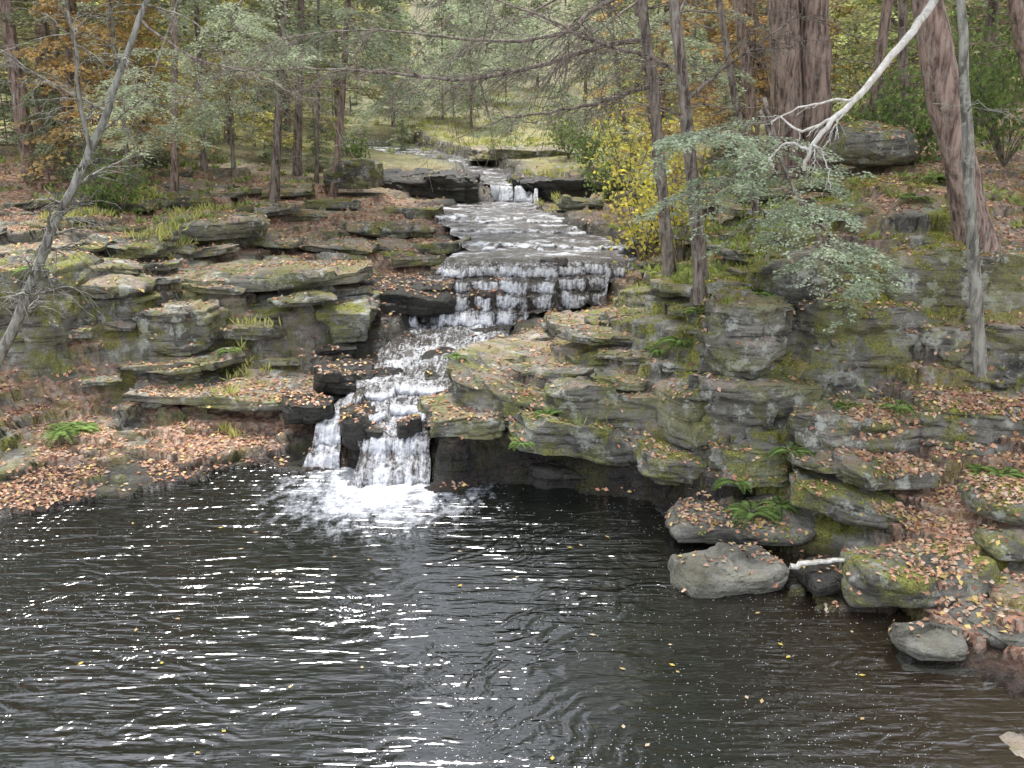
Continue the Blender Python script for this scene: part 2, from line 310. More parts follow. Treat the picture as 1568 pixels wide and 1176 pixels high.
# ---------------- rocks (bedded blocks)
def cubegrid(nh,nv):
    V=[];Q=[];o=0
    for ax in range(3):
        for sg in (1,-1):
            a,b=[i for i in range(3) if i!=ax]
            na=nv if a==2 else nh;nb=nv if b==2 else nh
            A,B=np.meshgrid(np.linspace(-1,1,na),np.linspace(-1,1,nb),indexing='ij')
            P=np.zeros((na*nb,3));P[:,ax]=sg;P[:,a]=A.ravel();P[:,b]=B.ravel();V.append(P)
            i=np.arange(na-1)[:,None]*nb;j=np.arange(nb-1)[None,:]
            q=np.stack([i+j,i+nb+j,i+nb+j+1,i+j+1],-1).reshape(-1,4)
            flip=(sg==1)!=(ax==1)
            if not flip:q=q[:,::-1]
            Q.append(q+o);o+=na*nb
    return np.concatenate(V),np.concatenate(Q)
def rockmesh(name,h,seed,mat,lay=.13,amp=.05,rz=0,tilt=(0,0),rnd=0.,res=(44,26),bed=1.):
    rs=np.random.default_rng(seed+50);d,Q=cubegrid(*res);h=np.asarray(h,float)
    nn=[];di=[]
    for _ in range(5):
        a=rs.uniform(0,6.28);nn.append((math.cos(a),math.sin(a),rs.uniform(-.15,.15)));di.append(rs.uniform(.92,1.25))
    for _ in range(9):
        nn.append(nrm(rs.normal(size=3)));di.append(rs.uniform(1.05,1.45)-rnd*.25)
    nn=nrm(np.array(nn));di=np.array(di)
    q=np.maximum((d@nn.T)/di[None,:],1e-3);p=50.
    r=1/np.power((q**p).sum(1)+1,1/p)
    V=d*r[:,None]
    if rnd:
        L=np.linalg.norm(V,axis=1);V=V*(1-rnd+rnd/np.maximum(L,.6))[:,None]
    V=V*h[None,:]
    out=V*np.array([1,1,0.]);out=nrm(out)
    zz=V[:,2]+.06*vn(V[:,0]*1.5,V[:,1]*1.5,seed)+V[:,0]*rs.normal()*.08;lz=zz/lay+seed*.37
    lz=lz+.3*vn(lz*.7,lz*0,seed+8)
    k=np.floor(lz);f=lz-k
    side=sst(.35,.9,np.maximum(np.abs(V[:,0])/h[0],np.abs(V[:,1])/h[1]))
    bl=vor(V[:,0]*2.2+k*3.3,V[:,1]*2.2,seed+2)
    g=bed*((hsh(k,k*0+seed,seed)-.5)*.07+bl*.08-.03*np.exp(-(np.minimum(f,1-f)/.08)**2)*(hsh(k,k*0,seed+6)>.35))
    V+=out*(g*side*min(1.,h[:2].min()*2))[:,None]
    top=sst(.6,1,V[:,2]/h[2])
    V[:,2]+=top*(.05*vor(V[:,0]*2.2+seed,V[:,1]*2.2,seed)+.04*fbm(V[:,0]*3,V[:,1]*3,seed,3))
    fc=vor(V[:,0]*1.6+V[:,2]*2.5,V[:,1]*1.6-V[:,2]*2.5,seed+12)
    V+=nrm(V)*(fc*.05*min(1,h[2]*3)+vn3(V[:,0]*2.3,V[:,1]*2.3,V[:,2]*3.2,seed,5)*amp*1.3)[:,None]
    cz,sz=math.cos(rz),math.sin(rz);V=np.stack([V[:,0]*cz-V[:,1]*sz,V[:,0]*sz+V[:,1]*cz,V[:,2]+V[:,0]*tilt[0]+V[:,1]*tilt[1]],-1)
    return fastmesh(name,V,Q,[mat],smooth=True)
def rpx(name,u0,v0,u1,v1,y,dp,mat=None,seed=0,rz=0.,tilt=(0,0)):
    a=sited(u0,v1,y);b=sited(u1,v0,y+dp*1.4);hx=abs(sited(u1,v1,y)[0]-a[0])/2
    zt=b[2];zb=a[2]-.04
    hz=max((zt-zb)/2,.05);c=((sited((u0+u1)/2,v1,y)[0]),y+dp*.9,(zt+zb)/2)
    bd={'boulder':.25,'rock_slab':.8,'rock_ledge':1.}[name]
    obj(name,rockmesh(name,(hx*1.04,dp,hz),seed,mat,rz=rz,tilt=tilt,rnd=.35 if name=='boulder' else .0,lay=.32 if name!='rock_slab' else .2,bed=bd,amp=.075),c)
RK=[('rock_slab',650,605,780,665,12.3,.6,M_rk,.2,(-.1,0)),('rock_slab',690,562,870,640,12.6,.7,M_rk,-.2,(-.22,0)),('rock_slab',845,570,1050,650,12.4,.7,M_rk,.05,(-.12,0)),
('rock_slab',860,520,1090,580,13.3,.8,M_rk,.1,(-.05,0)),('rock_slab',770,625,1000,700,12.1,.6,M_moss,.05,(-.2,0)),('rock_ledge',645,665,830,765,12.6,.6,M_wet,0,(0,0)),('rock_ledge',800,690,1010,785,12.2,.6,M_wet,-.1,(-.05,0)),
('boulder',1020,580,1115,700,11.8,.5,M_rk,.3,(0,0)),('rock_slab',985,680,1120,750,11.4,.5,M_moss,0,(-.1,0)),('rock_slab',1095,665,1230,740,11.0,.5,M_moss,.2,(0,0)),
('rock_slab',725,525,880,562,14.0,.6,M_rk,0,(-.08,0)),('rock_slab',840,485,965,522,14.9,.6,M_rk,.2,(-.1,0)),('boulder',955,440,1045,495,14.5,.5,M_rk,.1,(0,0)),
('rock_ledge',1090,448,1212,580,11.9,.6,M_rk,-.25,(0,0)),('rock_ledge',1070,562,1240,690,11.6,.6,M_rk,.1,(0,0)),('boulder',1180,380,1300,455,12.5,.6,M_rk,.3,(.1,0)),
('rock_ledge',1195,440,1430,615,11.9,.9,M_moss,.15,(0,0)),('boulder',1370,365,1600,490,12.1,.8,M_rk,-.1,(0,0)),('rock_ledge',1420,475,1660,590,11.6,.8,M_rk,.2,(0,0)),
('rock_ledge',1222,605,1450,705,10.9,.8,M_rk,-.05,(0,0)),('rock_ledge',1430,590,1640,700,10.8,.8,M_moss,.08,(0,0)),
('rock_slab',1300,700,1432,748,10.3,.35,M_rk,.15,(-.05,0)),('rock_slab',1232,735,1395,797,10.1,.45,M_moss,-.25,(-.15,0)),('rock_slab',1220,690,1330,715,10.6,.4,M_rk,0,(0,0)),
('boulder',1320,838,1545,945,8.7,.5,M_moss,.1,(0,0)),('boulder',1045,845,1215,912,9.3,.4,M_grey,.15,(.1,0)),('boulder',1040,770,1260,835,10.3,.5,M_grey,-.1,(.04,0)),
('boulder',1232,858,1330,905,9.1,.3,M_wet,.3,(0,0)),('boulder',1388,960,1490,1005,7.9,.25,M_grey,0,(0,0)),('boulder',1500,925,1620,1010,8.0,.4,M_grey,.3,(0,0)),('rock_slab',1380,1005,1500,1030,7.8,.2,M_wet,0,(0,0)),
('boulder',1510,740,1620,800,9.5,.4,M_moss,0,(0,0)),('boulder',1520,810,1620,855,9.1,.3,M_rk,0,(0,0)),('boulder',1535,1145,1720,1260,6.2,.4,M_rk,.3,(.3,0)),
('rock_slab',180,532,352,565,14.7,.7,M_rk,.1,(0,0)),('rock_slab',205,572,485,622,14.0,.9,M_rk,-.1,(0,0)),('boulder',120,418,215,455,15.1,.5,M_rk,0,(0,0)),
('rock_slab',230,402,545,440,16.4,1.,M_rk,.05,(.02,0)),('rock_ledge',-80,395,125,600,14.5,.9,M_moss,.1,(0,0)),('rock_ledge',110,458,320,540,15.2,.7,M_rk,-.05,(0,0)),('rock_ledge',300,450,560,520,16.1,.8,M_moss,.0,(0,0)),('rock_ledge',520,425,690,490,17.0,.8,M_wet,.0,(0,0)),
('rock_slab',480,560,565,598,14.3,.4,M_wet,.1,(0,0)),('boulder',520,628,560,695,12.8,.3,M_wet,.2,(0,0)),('rock_slab',430,605,500,650,13.4,.3,M_wet,.2,(0,0)),('boulder',690,540,722,566,14.7,.2,M_wet,0,(0,0)),
('boulder',215,325,390,368,18.3,.9,M_rk,.1,(0,0)),
('rock_ledge',575,262,725,308,26.8,1.4,M_wet,0,(0,0)),('rock_ledge',785,268,960,315,26.6,1.6,M_wet,0,(0,0)),('boulder',490,240,580,290,25,.8,M_moss,0,(0,0)),('rock_slab',720,224,900,246,33,2,M_rk,0,(0,0)),
('rock_slab',610,640,640,668,12.95,.15,M_wet,.2,(0,0)),('rock_slab',555,655,585,672,12.85,.15,M_wet,.0,(0,0)),
('rock_slab',800,368,900,380,21,.6,M_wet,.1,(0,0)),('rock_slab',690,342,780,352,23,.7,M_wet,.1,(0,0)),('rock_slab',860,340,950,352,23.5,.7,M_rk,-.1,(0,0)),
('boulder',835,425,862,450,17.9,.2,M_wet,.3,(0,0)),('rock_slab',890,440,945,462,17.9,.25,M_wet,0,(0,0)),('boulder',1290,195,1420,250,15.5,.8,M_moss,0,(0,0))]
for k,r in enumerate(RK): rpx(r[0],*r[1:7],mat=r[7],seed=k*3+1,rz=r[8],tilt=r[9])
plates=[]
for k in range(9):
    rs=np.random.default_rng(700+k)
    plates.append(rockmesh('rock_slab',(rs.uniform(.4,.75),rs.uniform(.25,.45),rs.uniform(.05,.1)),300+k,[M_rk,M_rk,M_moss][k%3],lay=.09,amp=.035,res=(30,10)))
wplates=[]
for k in range(4):
    rs=np.random.default_rng(720+k)
    wplates.append(rockmesh('rock_slab',(rs.uniform(.35,.6),rs.uniform(.2,.35),rs.uniform(.05,.09)),330+k,M_wet,lay=.09,amp=.035,res=(30,10)))
sel=np.argwhere((gm>1.3)&(R>.6)&(Y>12.6)&(Y<25)&(H>.45)&(X>-9.5)&(X<5)&(wet_shade<.9))
rs=np.random.default_rng(31);rs.shuffle(sel);got=[]
for a,b in sel:
    x,y=X[a,b],Y[a,b];sc_=np.clip(.6+(y-12)*.07,.6,1.5)*rs.uniform(.6,1.35)
    if any((x-p)**2+((y-q)*1.5)**2<(.62*sc_+.2)**2 for p,q in got):continue
    if abs(x-np.interp(y,XY,XX))<np.interp(y,XY,WW)+.15+.3*(y>16):continue
    if x>.3 and y<15 and rs.random()<.6:continue
    if x<-3 and y<14.3:continue
    if -.2<x<2.2 and 15.3<y<18.6:continue
    g2=np.array([gx[a,b],gy[a,b]])/gm[a,b]
    up=H[min(a+4,nr-1),b] if g2[1]>0 else H[a,b]
    got.append((x,y));me=(wplates if wet_shade[a,b]>.35 else plates);me=me[rs.integers(len(me))]
    xx_=x+g2[0]*.12;yy_=y+g2[1]*.14;ht=max(up,H[a,b])
    o=obj('rock_slab',me,(xx_,yy_,ht-.03*sc_));o.rotation_euler=(rs.normal()*.04,rs.normal()*.05+.03,.25*rs.normal()+(3.14 if rs.random()<.5 else 0)+.1);o.scale=(sc_,sc_,sc_*rs.uniform(.7,1.1))
    if len(got)>150:break
# ---------------- water
def foamy():
    g=G('stream_water');P=g.pos()
    uv=g.nd('ShaderNodeAttribute',attribute_name='col').outputs[0];sp=g.nd('ShaderNodeSeparateColor',{0:uv})
    f=sp.outputs[0];v2=g.nd('ShaderNodeCombineXYZ',{0:g.ma('MULTIPLY',sp.outputs[1],14.),1:g.ma('MULTIPLY',sp.outputs[2],3.2)}).outputs[0]
    yc=g.nd('ShaderNodeSeparateXYZ',{0:P}).outputs[1];far=g.mr(yc,18.6,19.4)
    s=g.noise(v2,1.,5,.65,1.2);s2=g.noise(P,16.,5,.78);s3=g.noise(g.vm(P,(1.5,3.2,1.)),1.,7,.75,.8)
    q=g.ma('ADD',g.ma('MULTIPLY',s,.55),g.ma('MULTIPLY',s2,.45))
    q=g.ma('ADD',q,g.ma('MULTIPLY',f,.2))
    q=g.ma('ADD',g.ma('MULTIPLY',q,g.ma('SUBTRACT',1.,far)),g.ma('MULTIPLY',g.ma('ADD',s3,g.ma('MULTIPLY',f,.22)),far))
    fm=g.mr(q,.53,.7,0.,.97)
    col=g.mix(fm,g.mix(g.mr(s2,.4,.6),(.025,.02,.014),(.08,.062,.045)),g.mix(g.mr(s2,.35,.6),(.58,.61,.68),(.9,.91,.94)));rg=g.mr(fm,0,1,.1,.55)
    return g.out(g.bsdf(col,rg,g.bump(q,.09,1.),IOR=1.8))
M_str=foamy()
def stream(name,ch,y0,y1,zo=.01,main=True):
    yy=np.arange(y0,y1,.025 if y1<30 else .03);t=np.linspace(-1.12,1.12,90)
    xc,w,z=ch(yy)
    X=xc[:,None]+w[:,None]*t[None,:];Yg=np.repeat(yy[:,None],90,1)
    ysh=Yg+(shift(X,Yg) if main else .1*fbm(X*3,Yg*.4,9,3))+.05*vn(X*9,Yg*2,556)
    Z=ch(ysh)[2];sl=np.gradient(Z,axis=0)/np.gradient(yy)[:,None]
    Z=Z+zo+.04*fbm(X*4,Yg*4,557,3)+.05*np.clip(sl,0,1)*vn(X*14,Yg*4,558)+.03*np.clip(sl,0,1)*vn(X*31,Yg*9,568)
    near=np.clip((19-Yg)*2,0,1)
    bk=fbm(X*1.6,Yg*.9,561,3)
    foam=np.clip(sl*1.,0,1)*.8+.1*near+.32*(Yg<17.2)*(Yg>13)+.6*fbm(X*2.2,Yg*1.6,559,4)-.6*np.clip(np.abs(t)[None,:]-.45,0,1)*near-.7*near*np.clip(bk,0,.4)*(Yg>17)+.12*(Yg<12.95)
    foam=np.where(Yg>19,foam*.6+.12+.35*np.clip(sl*2,0,1),foam)
    Yd=Yg-.10*np.clip(sl,0,1)
    arc=np.cumsum(np.sqrt(np.gradient(yy)**2+np.gradient(z)**2))[:,None]+0*X
    col=np.stack([foam,(X+10),arc],-1).reshape(-1,3)
    nr,nc=X.shape;i=np.arange(nr-1)[:,None]*nc;j=np.arange(nc-1)[None,:]
    Q=np.stack([i+j,i+j+1,i+nc+j+1,i+nc+j],-1).reshape(-1,4)
    obj(name,fastmesh(name,np.stack([X,Yd,Z],-1).reshape(-1,3),Q,[M_str],col=col,smooth=True))
stream('stream_cascade',ch1,12.2,44);stream('side_cascade',ch2,12.95,14.5,main=False)
g=G('pool_water');P=g.pos();Pc=g.vm(P,(1.75,-12.2,0),'ADD')
dist=g.nd('ShaderNodeVectorMath',{0:g.vm(Pc,(1.,1.,0.))},operation='LENGTH').outputs[1]
wob=g.nd('ShaderNodeTexNoise',{'Vector':P,'Scale':.8,'Detail':3.}).outputs[1]
Pw=g.vm(Pc,g.vm(g.vm(wob,(1.6,1.6,0.)),(.8,.8,0.),'SUBTRACT'),'ADD')
wv=g.nd('ShaderNodeTexWave',{'Vector':Pw,'Scale':1.5,'Distortion':5.,'Detail':3.,'Detail Scale':1.6,'Detail Roughness':.65},wave_type='RINGS',rings_direction='SPHERICAL').outputs[1]
nA=g.noise(g.vm(P,(1.5,7.,1.)),1.,2,.45,.6);nB=g.noise(g.vm(P,(3.6,17.,1.)),1.,2,.5);nC=g.noise(P,.3,2)
amp=g.mr(dist,0.,9.,1.7,.9);amp=g.ma('MULTIPLY',amp,g.mr(nC,.38,.62,.45,1.25))
hh=g.ma('ADD',g.ma('MULTIPLY',g.ma('MULTIPLY',wv,.4),g.mr(g.noise(P,.9,2),.4,.6)),g.ma('ADD',g.ma('MULTIPLY',nA,1.5),g.ma('MULTIPLY',nB,.5)))
hh=g.ma('MULTIPLY',hh,amp)
fo=g.ma('ADD',g.noise(g.vm(P,(5.,3.,1.)),1.,8,.75),g.mr(dist,0.,2.4,.32,-.12))
fm=g.ma('MULTIPLY',g.mr(fo,.54,.85),g.mr(dist,2.5,.9))
col=g.mix(fm,g.mix(g.mr(g.nd('ShaderNodeSeparateXYZ',{0:P}).outputs[0],1.5,4.5),(.006,.007,.006),(.028,.018,.01)),(.8,.83,.9))
M_pool=g.out(g.bsdf(col,g.mr(fm,0,1,.09,.6),g.bump(hh,.021,1.),IOR=2.1))
xs=np.linspace(-16,12,60);yp=np.linspace(-8,14.2,60);XX_,YY_=np.meshgrid(xs,yp)
i=np.arange(59)[:,None]*60;j=np.arange(59)[None,:];Q=np.stack([i+j,i+j+1,i+61+j,i+60+j],-1).reshape(-1,4)
obj('pool_water',fastmesh('pool_water',np.stack([XX_,YY_,0*XX_],-1).reshape(-1,3),Q,[M_pool],smooth=True))
# ---------------- fallen leaves
bpy.context.view_layer.update();dg=bpy.context.evaluated_depsgraph_get();sc=bpy.context.scene
LC=np.array([(.6,.34,.22),(.62,.42,.3),(.5,.26,.17),(.66,.53,.4),(.34,.2,.14),(.68,.52,.22),(.6,.37,.25)])
N=120000;yy=8.+np.exp(rng.uniform(0,math.log(24),N))-1+rng.uniform(0,3,N);xx=rng.uniform(-.72,.72,N)*(yy+1)
dens=litter(xx,yy);keep=rng.random(N)<dens*.95+.03;xx=xx[keep];yy=yy[keep]
C=[];NN=[]
for a,b in zip(xx,yy):
    ok,loc,no,_,o,_=sc.ray_cast(dg,Vector((a,b,9)),Vector((0,0,-1)))
    if ok and no.z>.6 and o.name!='pool_water' and 'cascade' not in o.name and loc.z>.03:
        C.append(loc);NN.append(no)
C=np.array(C);NN=np.array(NN);N=len(C)
mb=MB();dr=rng.normal(size=(N,3));dr-=NN*(dr*NN).sum(1,keepdims=True)*.85;dr=nrm(dr)
w=nrm(np.cross(dr,NN+rng.normal(size=(N,3))*.35));L=(rng.uniform(.045,.085,N)*(1+.02*(C[:,1]-12).clip(0)))[:,None];c0=C+NN*.012
V=np.stack([c0,c0+dr*L*.45+w*L*.33+NN*.008,c0+dr*L,c0+dr*L*.5-w*L*.33+NN*.012],1)
cl=LC[rng.integers(0,len(LC),N)]*rng.uniform(.6,1.25,(N,1));mb.add(V,np.arange(4*N).reshape(N,4),0,np.repeat(cl,4,axis=0))
obj('fallen_leaves',mb.mesh('fallen_leaves',[M_fall]))
mb=MB();N=60;yy=rng.uniform(5.5,11.5,N);xx=rng.uniform(-.5,.45,N)*yy;a=rng.uniform(0,6.28,N)
leaves(mb,np.stack([xx,yy,.008+0*xx],-1),np.stack([np.cos(a),np.sin(a),0*a],-1),rng.uniform(.04,.08,N),.018,0,np.array([(.5,.4,.1),(.4,.3,.15),(.45,.36,.25)])[rng.integers(0,3,N)],.05)
obj('floating_leaves',mb.mesh('floating_leaves',[M_fall]))
mb=MB();N=9000;yy=rng.uniform(5.,12.4,N);xx=rng.uniform(-.6,.5,N)*yy
k=(fbm(xx*.6,yy*.9,808,3)+rng.uniform(-.35,.35,N))>.1;xx=xx[k];yy=yy[k];N=len(xx);a=rng.uniform(0,6.28,N)
leaves(mb,np.stack([xx,yy,.006+0*xx],-1),np.stack([np.cos(a),np.sin(a),0*a],-1),rng.uniform(.005,.014,N)*np.where(rng.random(N)<.1,1.7,1.),rng.uniform(.002,.005,N),0,(.75,.77,.8),.02)
g=G('foam');M_foam=g.out(g.bsdf((.7,.72,.76),.7))
obj('foam_flecks',mb.mesh('foam_flecks',[M_foam]))
# ---------------- trees
def Hh(x,y):return float(terrain(np.array([x]),np.array([y]))[0])
HC=(.31,.35,.22)
variants=[]
for k in range(4):
    rs=np.random.default_rng(100+k)
    mb=hemlock(rs,rs.uniform(12,16),rs.uniform(.11,.2),rs.uniform(1.4,3.2),nl=62,L=2.9,nb=12,bs=.8,col=np.array(HC)*rs.uniform(.9,1.25)*np.array([rs.uniform(.9,1.2),1,.9]),leafL=.17,leafW=.045,ntw=20,nlf=9)
    variants.append(mb.mesh('hemlock_tree',[M_bark,M_leaf]))
trunks=[]
for k in range(3):
    rs=np.random.default_rng(140+k)
    mb=hemlock(rs,rs.uniform(13,17),rs.uniform(.14,.24),rs.uniform(4.5,6.),nl=34,L=2.8,nb=22,bs=1.,col=np.array(HC)*1.1,leafL=.18,leafW=.05,ntw=18,nlf=8)
    trunks.append(mb.mesh('hemlock_tree',[M_barkr,M_leaf]))
farv=[]
for k in range(5):
    rs=np.random.default_rng(220+k);cc=[(.5,.55,.36),(.45,.5,.33),(.62,.6,.3),(.54,.55,.38),(.48,.53,.35)][k]  # distance haze painted into the pale leaf colours
    mb=hemlock(rs,rs.uniform(12,15),rs.uniform(.12,.2),rs.uniform(.6,2.),nl=60,L=3.4,nb=8,bs=.8,col=cc,leafL=.28,leafW=.07,ntw=20,nlf=7,k=6)
    farv.append(mb.mesh('hemlock_tree' if k!=2 else 'birch_tree',[M_bark,M_leaf]))
saps=[]
for k in range(3):
    rs=np.random.default_rng(170+k)
    mb=hemlock(rs,rs.uniform(2.5,4.),.035,.25,nl=34,L=1.2,nb=3,bs=.3,col=np.array(HC)*rs.uniform(1.,1.3),leafL=.08,leafW=.025,ntw=18,nlf=8,k=5)
    saps.append(mb.mesh('hemlock_sapling',[M_bark,M_leaf]))
dec=[]
for k in range(3):
    rs=np.random.default_rng(190+k);cc=[(.64,.6,.22),(.48,.53,.24),(.64,.47,.22)][k]
    mb=hemlock(rs,rs.uniform(6,9),.07,1.,nl=45,L=2.2,nb=5,bs=.6,col=cc,leafL=.12,leafW=.055,ntw=16,nlf=7,k=6)
    dec.append(mb.mesh('birch_tree',[M_barkl,M_yel]))
def inst(me,x,y,s=1,nm=None):
    o=obj(nm or me.name.split('.')[0],me,(x,y,Hh(x,y)-.05));o.rotation_euler=(0,0,rng.uniform(0,6.28));o.scale=(s,s,s*rng.uniform(.9,1.1));return o
pl=[]
def free(x,y,d):
    for a,b in pl:
        if (a-x)**2+(b-y)**2<d*d:return False
    pl.append((x,y));return True
cnt=0
for _ in range(4000):
    y=22+rng.random()**.9*80;x=rng.uniform(-.64,.64)*(y+4)
    xc=np.interp(y,XY,XX)
    if y<46 and abs(x-xc*.4)<3.4+(y-22)*.07:continue
    if y<30 and x>-9 and x<4.:continue
    if not free(x,y,1.8+y*.026):continue
    r=rng.random()
    if y>46: me=farv[rng.integers(5)]
    else: me=variants[rng.integers(4)] if r<.5 else trunks[rng.integers(3)] if r<.75 else dec[rng.integers(3)]
    s=rng.uniform(.75,1.1)
    if abs(x)<.16*y: s*=.6
    inst(me,x,y,s);cnt+=1
    if cnt>175:break
for (x,y,s) in [(-14,17,1.),(-14.5,22,1.1),(11,17,1.1),(12,9.5,1.)]:inst(variants[rng.integers(4)],x,y,s)
for _ in range(110):
    y=rng.uniform(20,60);x=rng.uniform(-.55,.55)*y
    if (y<41 and abs(x-np.interp(y,XY,XX))<4) or (y<26 and -8<x<4):continue
    inst(saps[rng.integers(3)] if rng.random()<.6 else dec[rng.integers(3)],x,y,rng.uniform(.5,1.) if y<40 else rng.uniform(.35,.7))
print('trees',cnt)
def fixed(u,v,z,ut,r,h=15,cs=6.5,mat=None,nb=14,seed=1,nl=26,fl=1.4,bs=1.):
    p=site(u,v,z);p[2]=Hh(p[0],p[1]);t=sited(ut,0,p[1]);dz=t[2]-p[2];lean=((t[0]-p[0])/dz,0.)
    rs=np.random.default_rng(seed+900)
    mb=hemlock(rs,h,r,cs,lean,nl=nl,L=2.6,nb=nb,bs=bs,col=HC,leafL=.14,leafW=.04,ntw=18,nlf=8,flare=fl,k=14)
    return obj('hemlock_tree',mb.mesh('hemlock_tree',[mat or M_bark,M_leaf]),p)
FX=[(65,238,3.3,62,.2),(100,272,3.2,108,.14),(88,250,3.3,84,.1),(265,290,3.0,270,.09),(418,302,2.75,440,.11),(455,272,2.95,462,.12),(508,287,2.85,532,.09),(484,278,2.9,490,.05),(312,262,3.2,300,.08),(350,222,3.5,352,.15),(150,240,3.4,170,.07),(215,250,3.4,205,.06),
(1165,235,3.9,1130,.13),(1130,200,4.,1080,.12),(1100,215,3.8,1040,.1),(1190,210,4,1150,.15),(960,220,3.5,930,.1),(1010,240,3.5,975,.09),(1320,215,4.3,1360,.09),(1390,200,4.4,1380,.1),(1290,150,4.8,1290,.1)]
tl=None
for k,f in enumerate(FX):
    o=fixed(*f,seed=k,h=14,cs=4.2 if k>11 else 3.4,mat=M_barkr if k%3==0 else M_bark,nb=14)
    if k==0:tl=o
g=G('blue_paint');MBl=g.out(g.bsdf((.05,.35,.75),.6));g=G('yellow_paint');MYe=g.out(g.bsdf((.75,.6,.1),.6))
pw=sited(62,130,tl.location.y)
for k,(m,dx_) in enumerate(((MBl,-.05),(MYe,.06))):
    mb=MB();a=np.linspace(-.2,.2,5)+dx_*3.2;rr=.23;Vv=[]
    for zz_ in(-.13,.13):
        for q in a: Vv.append((math.sin(q)*rr,-math.cos(q)*rr,zz_))
    mb.add(Vv,[[i,i+1,i+6,i+5] for i in range(4)],0,(1,1,1))
    o=obj('trail_blaze_'+('blue' if k==0 else 'yellow'),mb.mesh('trail_blaze',[m]),(pw[0]-tl.location.x+.0,0.0,pw[2]-tl.location.z));o.parent=tl
fixed(1212,243,4.0,1205,.27,h=20,cs=7,mat=M_barkr,nb=8,seed=31,bs=3.5,fl=1.3)
fixed(1256,243,4.0,1248,.27,h=20,cs=7,mat=M_barkr,nb=8,seed=32,bs=3.5,fl=1.3)
fixed(1505,375,3.2,1425,.22,h=18,cs=8.5,mat=M_barkr,nb=5,seed=33,bs=3,fl=1.6,nl=20)
fixed(1512,556,1.9,1478,.085,h=9,cs=6.,mat=M_barkl,nb=8,seed=34,bs=2,nl=12)
t1=fixed(1030,432,2.25,985,.1,h=11,cs=5.5,mat=M_bark,nb=14,seed=35,bs=1.2,nl=16)
t2=fixed(1077,465,2.25,1030,.1,h=10,cs=5.5,mat=M_bark,nb=12,seed=36,bs=1.2,nl=16)
fixed(1165,370,2.8,1105,.07,h=9,cs=5.,mat=M_bark,nb=14,seed=37,bs=.8,nl=16)
fixed(1610,330,3.3,1565,.16,h=14,cs=6.,mat=M_barkr,nb=8,seed=38,bs=2)
def branch(mb,P,r0,r1,rs,depth=2,nt=10,tl_=.5,m=0,jit=.01):
    P=np.asarray(P,float);q=np.linspace(0,1,len(P));n2=max(8,len(P)*4);s=np.linspace(0,1,n2)
    C=np.stack([np.interp(s,q,P[:,i]) for i in range(3)],-1)
    for _ in range(2): C[1:-1]=(C[:-2]+2*C[1:-1]+C[2:])/4
    C[1:]+=rs.normal(size=(n2-1,3))*jit
    tube(mb,C,r0+(r1-r0)*s,5 if depth>1 else 3,m)
    if depth<=0:return
    T=nrm(np.gradient(C,axis=0))
    for _ in range(nt):
        k=rs.integers(1,n2);d=nrm(T[k]+rs.normal(size=3)*np.array([.7,.7,.5])+np.array([0,0,-.15]));l=tl_*rs.uniform(.4,1.4)
        f=np.linspace(0,1,4)[:,None];E=C[k]+d*l*f+np.array([0,0,-.25*l])*f*f+rs.normal(size=(4,3))*.05*l*f
        branch(mb,E,max(.004,(r0+(r1-r0)*s[k])*.45),.003,rs,depth-1,max(3,nt//2),tl_*.5,m,jit*.6)
def bpath(name,L,r0,r1,seed,nt=14,tl_=.7,mat=None,depth=2,parent=None):
    mb=MB();branch(mb,[sited(*p) for p in L],r0,r1,np.random.default_rng(seed),depth,nt,tl_)
    o=obj(name,mb.mesh(name,[mat or M_bark]))
    if parent: o.parent=parent;o.location=-parent.location
    return o
bpath('limb_1',[(990,60,t1.location.y),(920,70,15),(880,85,14.5),(790,110,14),(700,125,14),(600,110,14),(480,104,14),(350,108,14)],.045,.008,1,30,.8,parent=t1)
bpath('limb_2',[(1000,130,t1.location.y),(930,155,15),(850,172,14.5),(770,180,14),(700,215,14)],.035,.006,2,20,.7,parent=t1)
bpath('limb_3',[(985,-20,t1.location.y),(900,15,14.5),(880,50,14),(790,65,14),(700,60,14),(560,40,14),(420,60,14.2)],.04,.006,3,30,.8,parent=t1)
bpath('limb_4',[(1040,110,t2.location.y),(1000,90,14),(900,60,13.5),(820,20,13.2),(700,-20,13)],.035,.01,4,24,.8,parent=t2)
bpath('limb_5',[(1045,160,t2.location.y),(1100,110,14),(1170,60,13.5),(1230,20,13.2)],.03,.008,5,20,.8,parent=t2)
lt=bpath('leaning_maple_tree',[(-60,640,13.4),(0,545,13.5),(40,460,13.5),(75,360,13.6),(125,260,13.7),(165,170,13.8),(190,90,13.9),(225,0,14),(250,-90,14.2),(270,-200,14.4)],.09,.025,6,26,.9,M_barkl)
bpath('fork_1',[(140,235,13.7),(120,150,13.5),(118,70,13.4),(90,-30,13.3)],.035,.015,7,14,.8,M_barkl).parent=lt
bpath('fork_2',[(215,30,14),(290,90,13.6),(380,110,13.3),(470,150,13)],.02,.004,8,16,.6,M_bark).parent=lt
bpath('fork_3',[(165,170,13.8),(60,120,13.4),(-20,60,13.2)],.02,.008,9,14,.6,M_barkl).parent=lt
db=bpath('dead_branch',[(1428,-40,12.2),(1436,-5,11.8),(1400,45,11.3),(1350,105,11),(1305,155,10.8),(1262,195,10.6),(1238,232,10.5),(1232,262,10.5)],.055,.02,10,3,.3,M_dead)
for k,(L_,r_) in enumerate([([(1275,182,10.65),(1225,205,10.5),(1195,175,10.4),(1180,190,10.4)],.022),([(1238,230,10.5),(1205,215,10.4),(1175,245,10.3)],.02),([(1245,222,10.5),(1268,250,10.4),(1270,290,10.3)],.016),([(1310,150,10.8),(1240,160,10.7),(1180,185,10.6)],.018)]):
    bpath('twig_%d'%k,L_,r_,.006,11+k,5,.18,M_dead,1).parent=db
